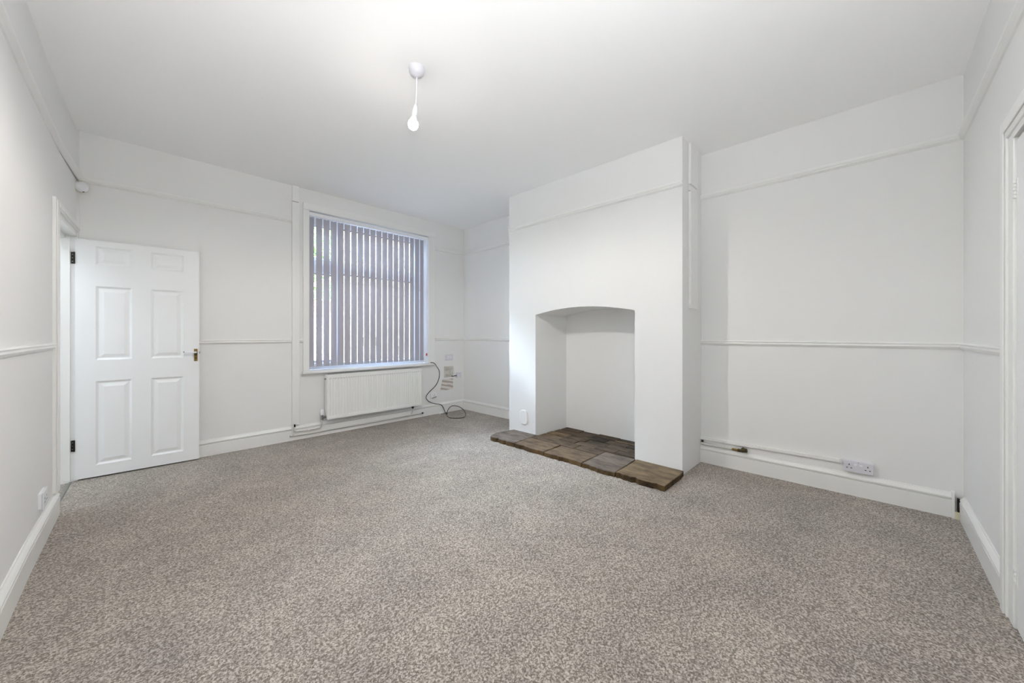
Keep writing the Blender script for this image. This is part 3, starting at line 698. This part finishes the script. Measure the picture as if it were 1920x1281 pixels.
# ------------------------------------------------------------------ fittings right of the window
ap = tag(empty('aerial_plate', (3.9, Y, .85)), 'pale lilac grey blank switch plate right of the window, above the bare patches', 'switch plate')
fp = bxo('face_plate', (3.825, 3.972, Y-.010, Y, .800, .888), M['plastic_grey'], ap, .004)
bxo('rocker', (3.862, 3.886, Y-.014, Y-.010, .826, .862), M['upvc'], fp, .002); bxo('rocker', (3.912, 3.936, Y-.014, Y-.010, .826, .862), M['upvc'], fp, .002)
def patch_material(name, base, stripe, kind):
    m = bpy.data.materials.new(name); m.use_nodes = True; n = m.node_tree; L = n.links; b = n.nodes['Principled BSDF']; b.inputs['Roughness'].default_value = .85
    g = n.nodes.new('ShaderNodeNewGeometry'); mp = n.nodes.new('ShaderNodeMapping'); L.new(g.outputs['Position'], mp.inputs[0])
    if kind == 'stripe':
        mp.inputs['Rotation'].default_value = (0, math.radians(-14), 0)
        t = n.nodes.new('ShaderNodeTexWave'); t.wave_type = 'BANDS'; t.bands_direction = 'Z'; t.inputs['Scale'].default_value = 5.2; t.inputs['Distortion'].default_value = 2.2; t.inputs['Detail'].default_value = 2; t.inputs['Detail Scale'].default_value = 1.5
    else:
        t = n.nodes.new('ShaderNodeTexNoise'); t.inputs['Scale'].default_value = 16; t.inputs['Detail'].default_value = 4
    L.new(mp.outputs[0], t.inputs['Vector'])
    r = n.nodes.new('ShaderNodeValToRGB'); L.new(t.outputs['Fac'], r.inputs[0]); e = r.color_ramp.elements
    e[0].position = .3; e[0].color = (*lin(stripe), 1); e[1].position = .62; e[1].color = (*lin(base), 1)
    L.new(r.outputs[0], b.inputs['Base Color']); return m
M['patch_a'] = patch_material('unpainted_plaster', (208, 206, 198), (174, 172, 163), 'noise')
M['patch_b'] = patch_material('adhesive_streaks', (222, 217, 212), (178, 167, 158), 'stripe')
bm = bmesh.new(); box(bm, 3.805, 3.978, Y-.0015, Y, .535, .705); link('plaster_patch', bm, M['patch_a'], wall_back)['label'] = 'square grey beige unpainted plaster patch'
bm = bmesh.new(); V = [bm.verts.new((x, y, z)) for y in (Y-.0015, Y) for x, z in ((3.735, .335), (3.975, .345), (3.975, .508), (3.775, .512))]
for f in ((0,1,2,3),(4,5,6,7),(0,1,5,4),(1,2,6,5),(2,3,7,6),(3,0,4,7)): bm.faces.new([V[i] for i in f])
link('adhesive_patch', bm, M['patch_b'], wall_back)['label'] = 'patch with brown diagonal adhesive streaks'
jb = tag(empty('junction_box', (4.09, Y, .56)), 'small pale telephone junction box beside the grey plaster patch', 'junction box')
jbb = bxo('cover', (4.040, 4.125, Y-.026, Y, .515, .600), M['plastic_grey'], jb, .006)
bm = bmesh.new(); cyl(bm, (4.085, Y-.026, .575), (4.085, Y-.028, .575), .004, n=10); link('screw', bm, M['grille'], jbb)
bm = bmesh.new(); tube(bm, [(4.045, Y-.01, .552), (4.00, Y-.008, .548), (3.965, Y-.006, .540), (3.945, Y-.004, .552)], .006, 6, 3); link('lead', bm, M['cable'], jb, True)

s3 = tag(empty('wall_socket', (3.61, Y, .28)), 'white single socket half hidden by the dangling cable right of radiator', 'socket')
fp = bxo('face_plate', (3.555, 3.662, Y-.012, Y, .236, .330), M['upvc'], s3, .004)
bm = bmesh.new()
for dx, dz, a, b in ((0, .014, .003, .006), (-.011, -.008, .0045, .003), (.011, -.008, .0045, .003)): box(bm, 3.62+dx-a, 3.62+dx+a, Y-.0125, Y-.0115, .285+dz-b, .285+dz+b); link('socket_hole', bm, M['hole'], fp); bm = bmesh.new()
bm.free()
bm = bmesh.new(); tube(bm, [(3.575, Y-.02, .250), (3.61, Y-.02, .254), (3.655, Y-.016, .262)], .006, 6, 3); link('flex', bm, M['grille'], fp)

cb_ = tag(empty('loose_cable', (3.7, 5.05, 0)), 'loose black cable hanging from the sill and looped on the carpet', 'cable')
bm = bmesh.new()
tube(bm, [(3.53, 5.095, .781), (3.56, 5.072, .779), (3.595, 5.068, .757), (3.645, 5.110, .722), (3.709, 5.131, .644), (3.704, 5.131, .532), (3.647, 5.131, .432), (3.548, 5.128, .359), (3.488, 5.128, .303), (3.479, 5.128, .253), (3.534, 5.122, .198), (3.625, 5.110, .160), (3.715, 5.106, .139), (3.758, 5.100, .092), (3.768, 5.063, .023), (3.74, 4.99, .006),
          (3.774, 5.00, .061), (3.864, 5.05, .095), (3.952, 5.06, .092), (4.018, 5.02, .067), (4.005, 4.90, .031), (3.933, 4.777, .006), (3.799, 4.644, .006), (3.70, 4.648, .006), (3.628, 4.751, .006), (3.683, 4.893, .007), (3.713, 4.95, .009)], .0052, 8, 5)
link('cable', bm, M['cable'], cb_, True)
bm = bmesh.new(); p = Vector((3.745, 4.985, .010)); cyl(bm, p, p+Vector((.012, .035, .008)), .009, n=10); link('knot', bm, M['black'], cb_)
pg = tag(empty('plug', (3.75, 5.07, 0)), 'small white plug lying on carpet where the cable meets the floor', 'plug')
bm = bmesh.new(); box(bm, 3.665, 3.725, 5.035, 5.08, .001, .030); link('plug_body', bm, M['upvc'], pg, bevel=.006)
bm = bmesh.new()
for dx in (.012, .038): box(bm, 3.665+dx, 3.673+dx, 5.018, 5.036, .012, .017)
link('pins', bm, M['brass'], pg)

# ------------------------------------------------------------------ outside
bm = bmesh.new(); box(bm, -8, 14, Y+.3, 22, -.35, -.25)
st(link('ground', bm, M['paving']), 'pale sunlit paving outside the window', 'ground')
sw = tag(empty('stone_wall', (5.5, 7.6, -.25)), 'buff stone house wall seen through the right of the blind', 'wall')
rw = random.Random(5); z = -.25; i = 0
while z < 3.15:
    h = rw.uniform(.16, .24)
    bm = bmesh.new(); x = 3.18 + rw.uniform(-.02, .02)
    while x < 7.4:
        w = rw.uniform(.25, .5); d = rw.uniform(0, .02)
        box(bm, x, x+w-.012, 7.5-d, 7.7, z, z+h-.012); x += w
    o = link('stone_course', bm, M['buff_wall'], sw); o['kind'] = 'stuff'; z += h
bxo('mortar_core', (3.2, 7.4, 7.52, 7.75, -.25, z), M['render'], sw)
gw = tag(empty('garden_wall', (3.2, 9, -.25)), 'low white rendered garden wall glimpsed at lower left of the blind', 'wall')
bxo('wall_body', (1.2, 5.2, 9.0, 9.15, -.25, 1.62), M['render'], gw); bxo('coping', (1.2, 5.2, 8.97, 9.18, 1.62, 1.67), M['render'], gw)
fn = tag(empty('fence', (3.4, 10, -.25)), 'brown board fence above the white garden wall outside', 'fence')
for i in range(44): bxo('board', (.8+i*.115, .8+i*.115+.108, 10.0+(i % 2)*.012, 10.02+(i % 2)*.012, -.25, 2.02), M['fence'], fn)
bxo('rail', (.8, 5.86, 10.03, 10.07, 1.75, 1.83), M['fence'], fn)
tre = tag(empty('tree', (4.2, 12.5, -.25)), 'leafy green tree beyond the fence at the top left of the blind', 'tree')
bm = bmesh.new(); cyl(bm, (4.2, 12.5, -.25), (4.1, 12.4, 3), .16, .1, 10); link('trunk', bm, M['bark'], tre)
bm = bmesh.new(); rt = random.Random(2)
for i in range(5000):
    c = Vector((4.2, 12.5, 3.9)); d = Vector((rt.gauss(0,1), rt.gauss(0,1), rt.gauss(0,1))).normalized(); r_ = rt.random()**.4
    p = c + Vector((d.x*1.9, d.y*1.4, d.z*2.1))*r_
    u = Vector((rt.gauss(0,1), rt.gauss(0,1), rt.gauss(0,1))).normalized(); v = u.orthogonal().normalized(); s = rt.uniform(.07, .13)
    bm.faces.new([bm.verts.new(p+w_) for w_ in (u*s, v*s*.5, -u*s, -v*s*.5)])
o = link('foliage', bm, M['leaf'], tre); o['kind'] = 'stuff'
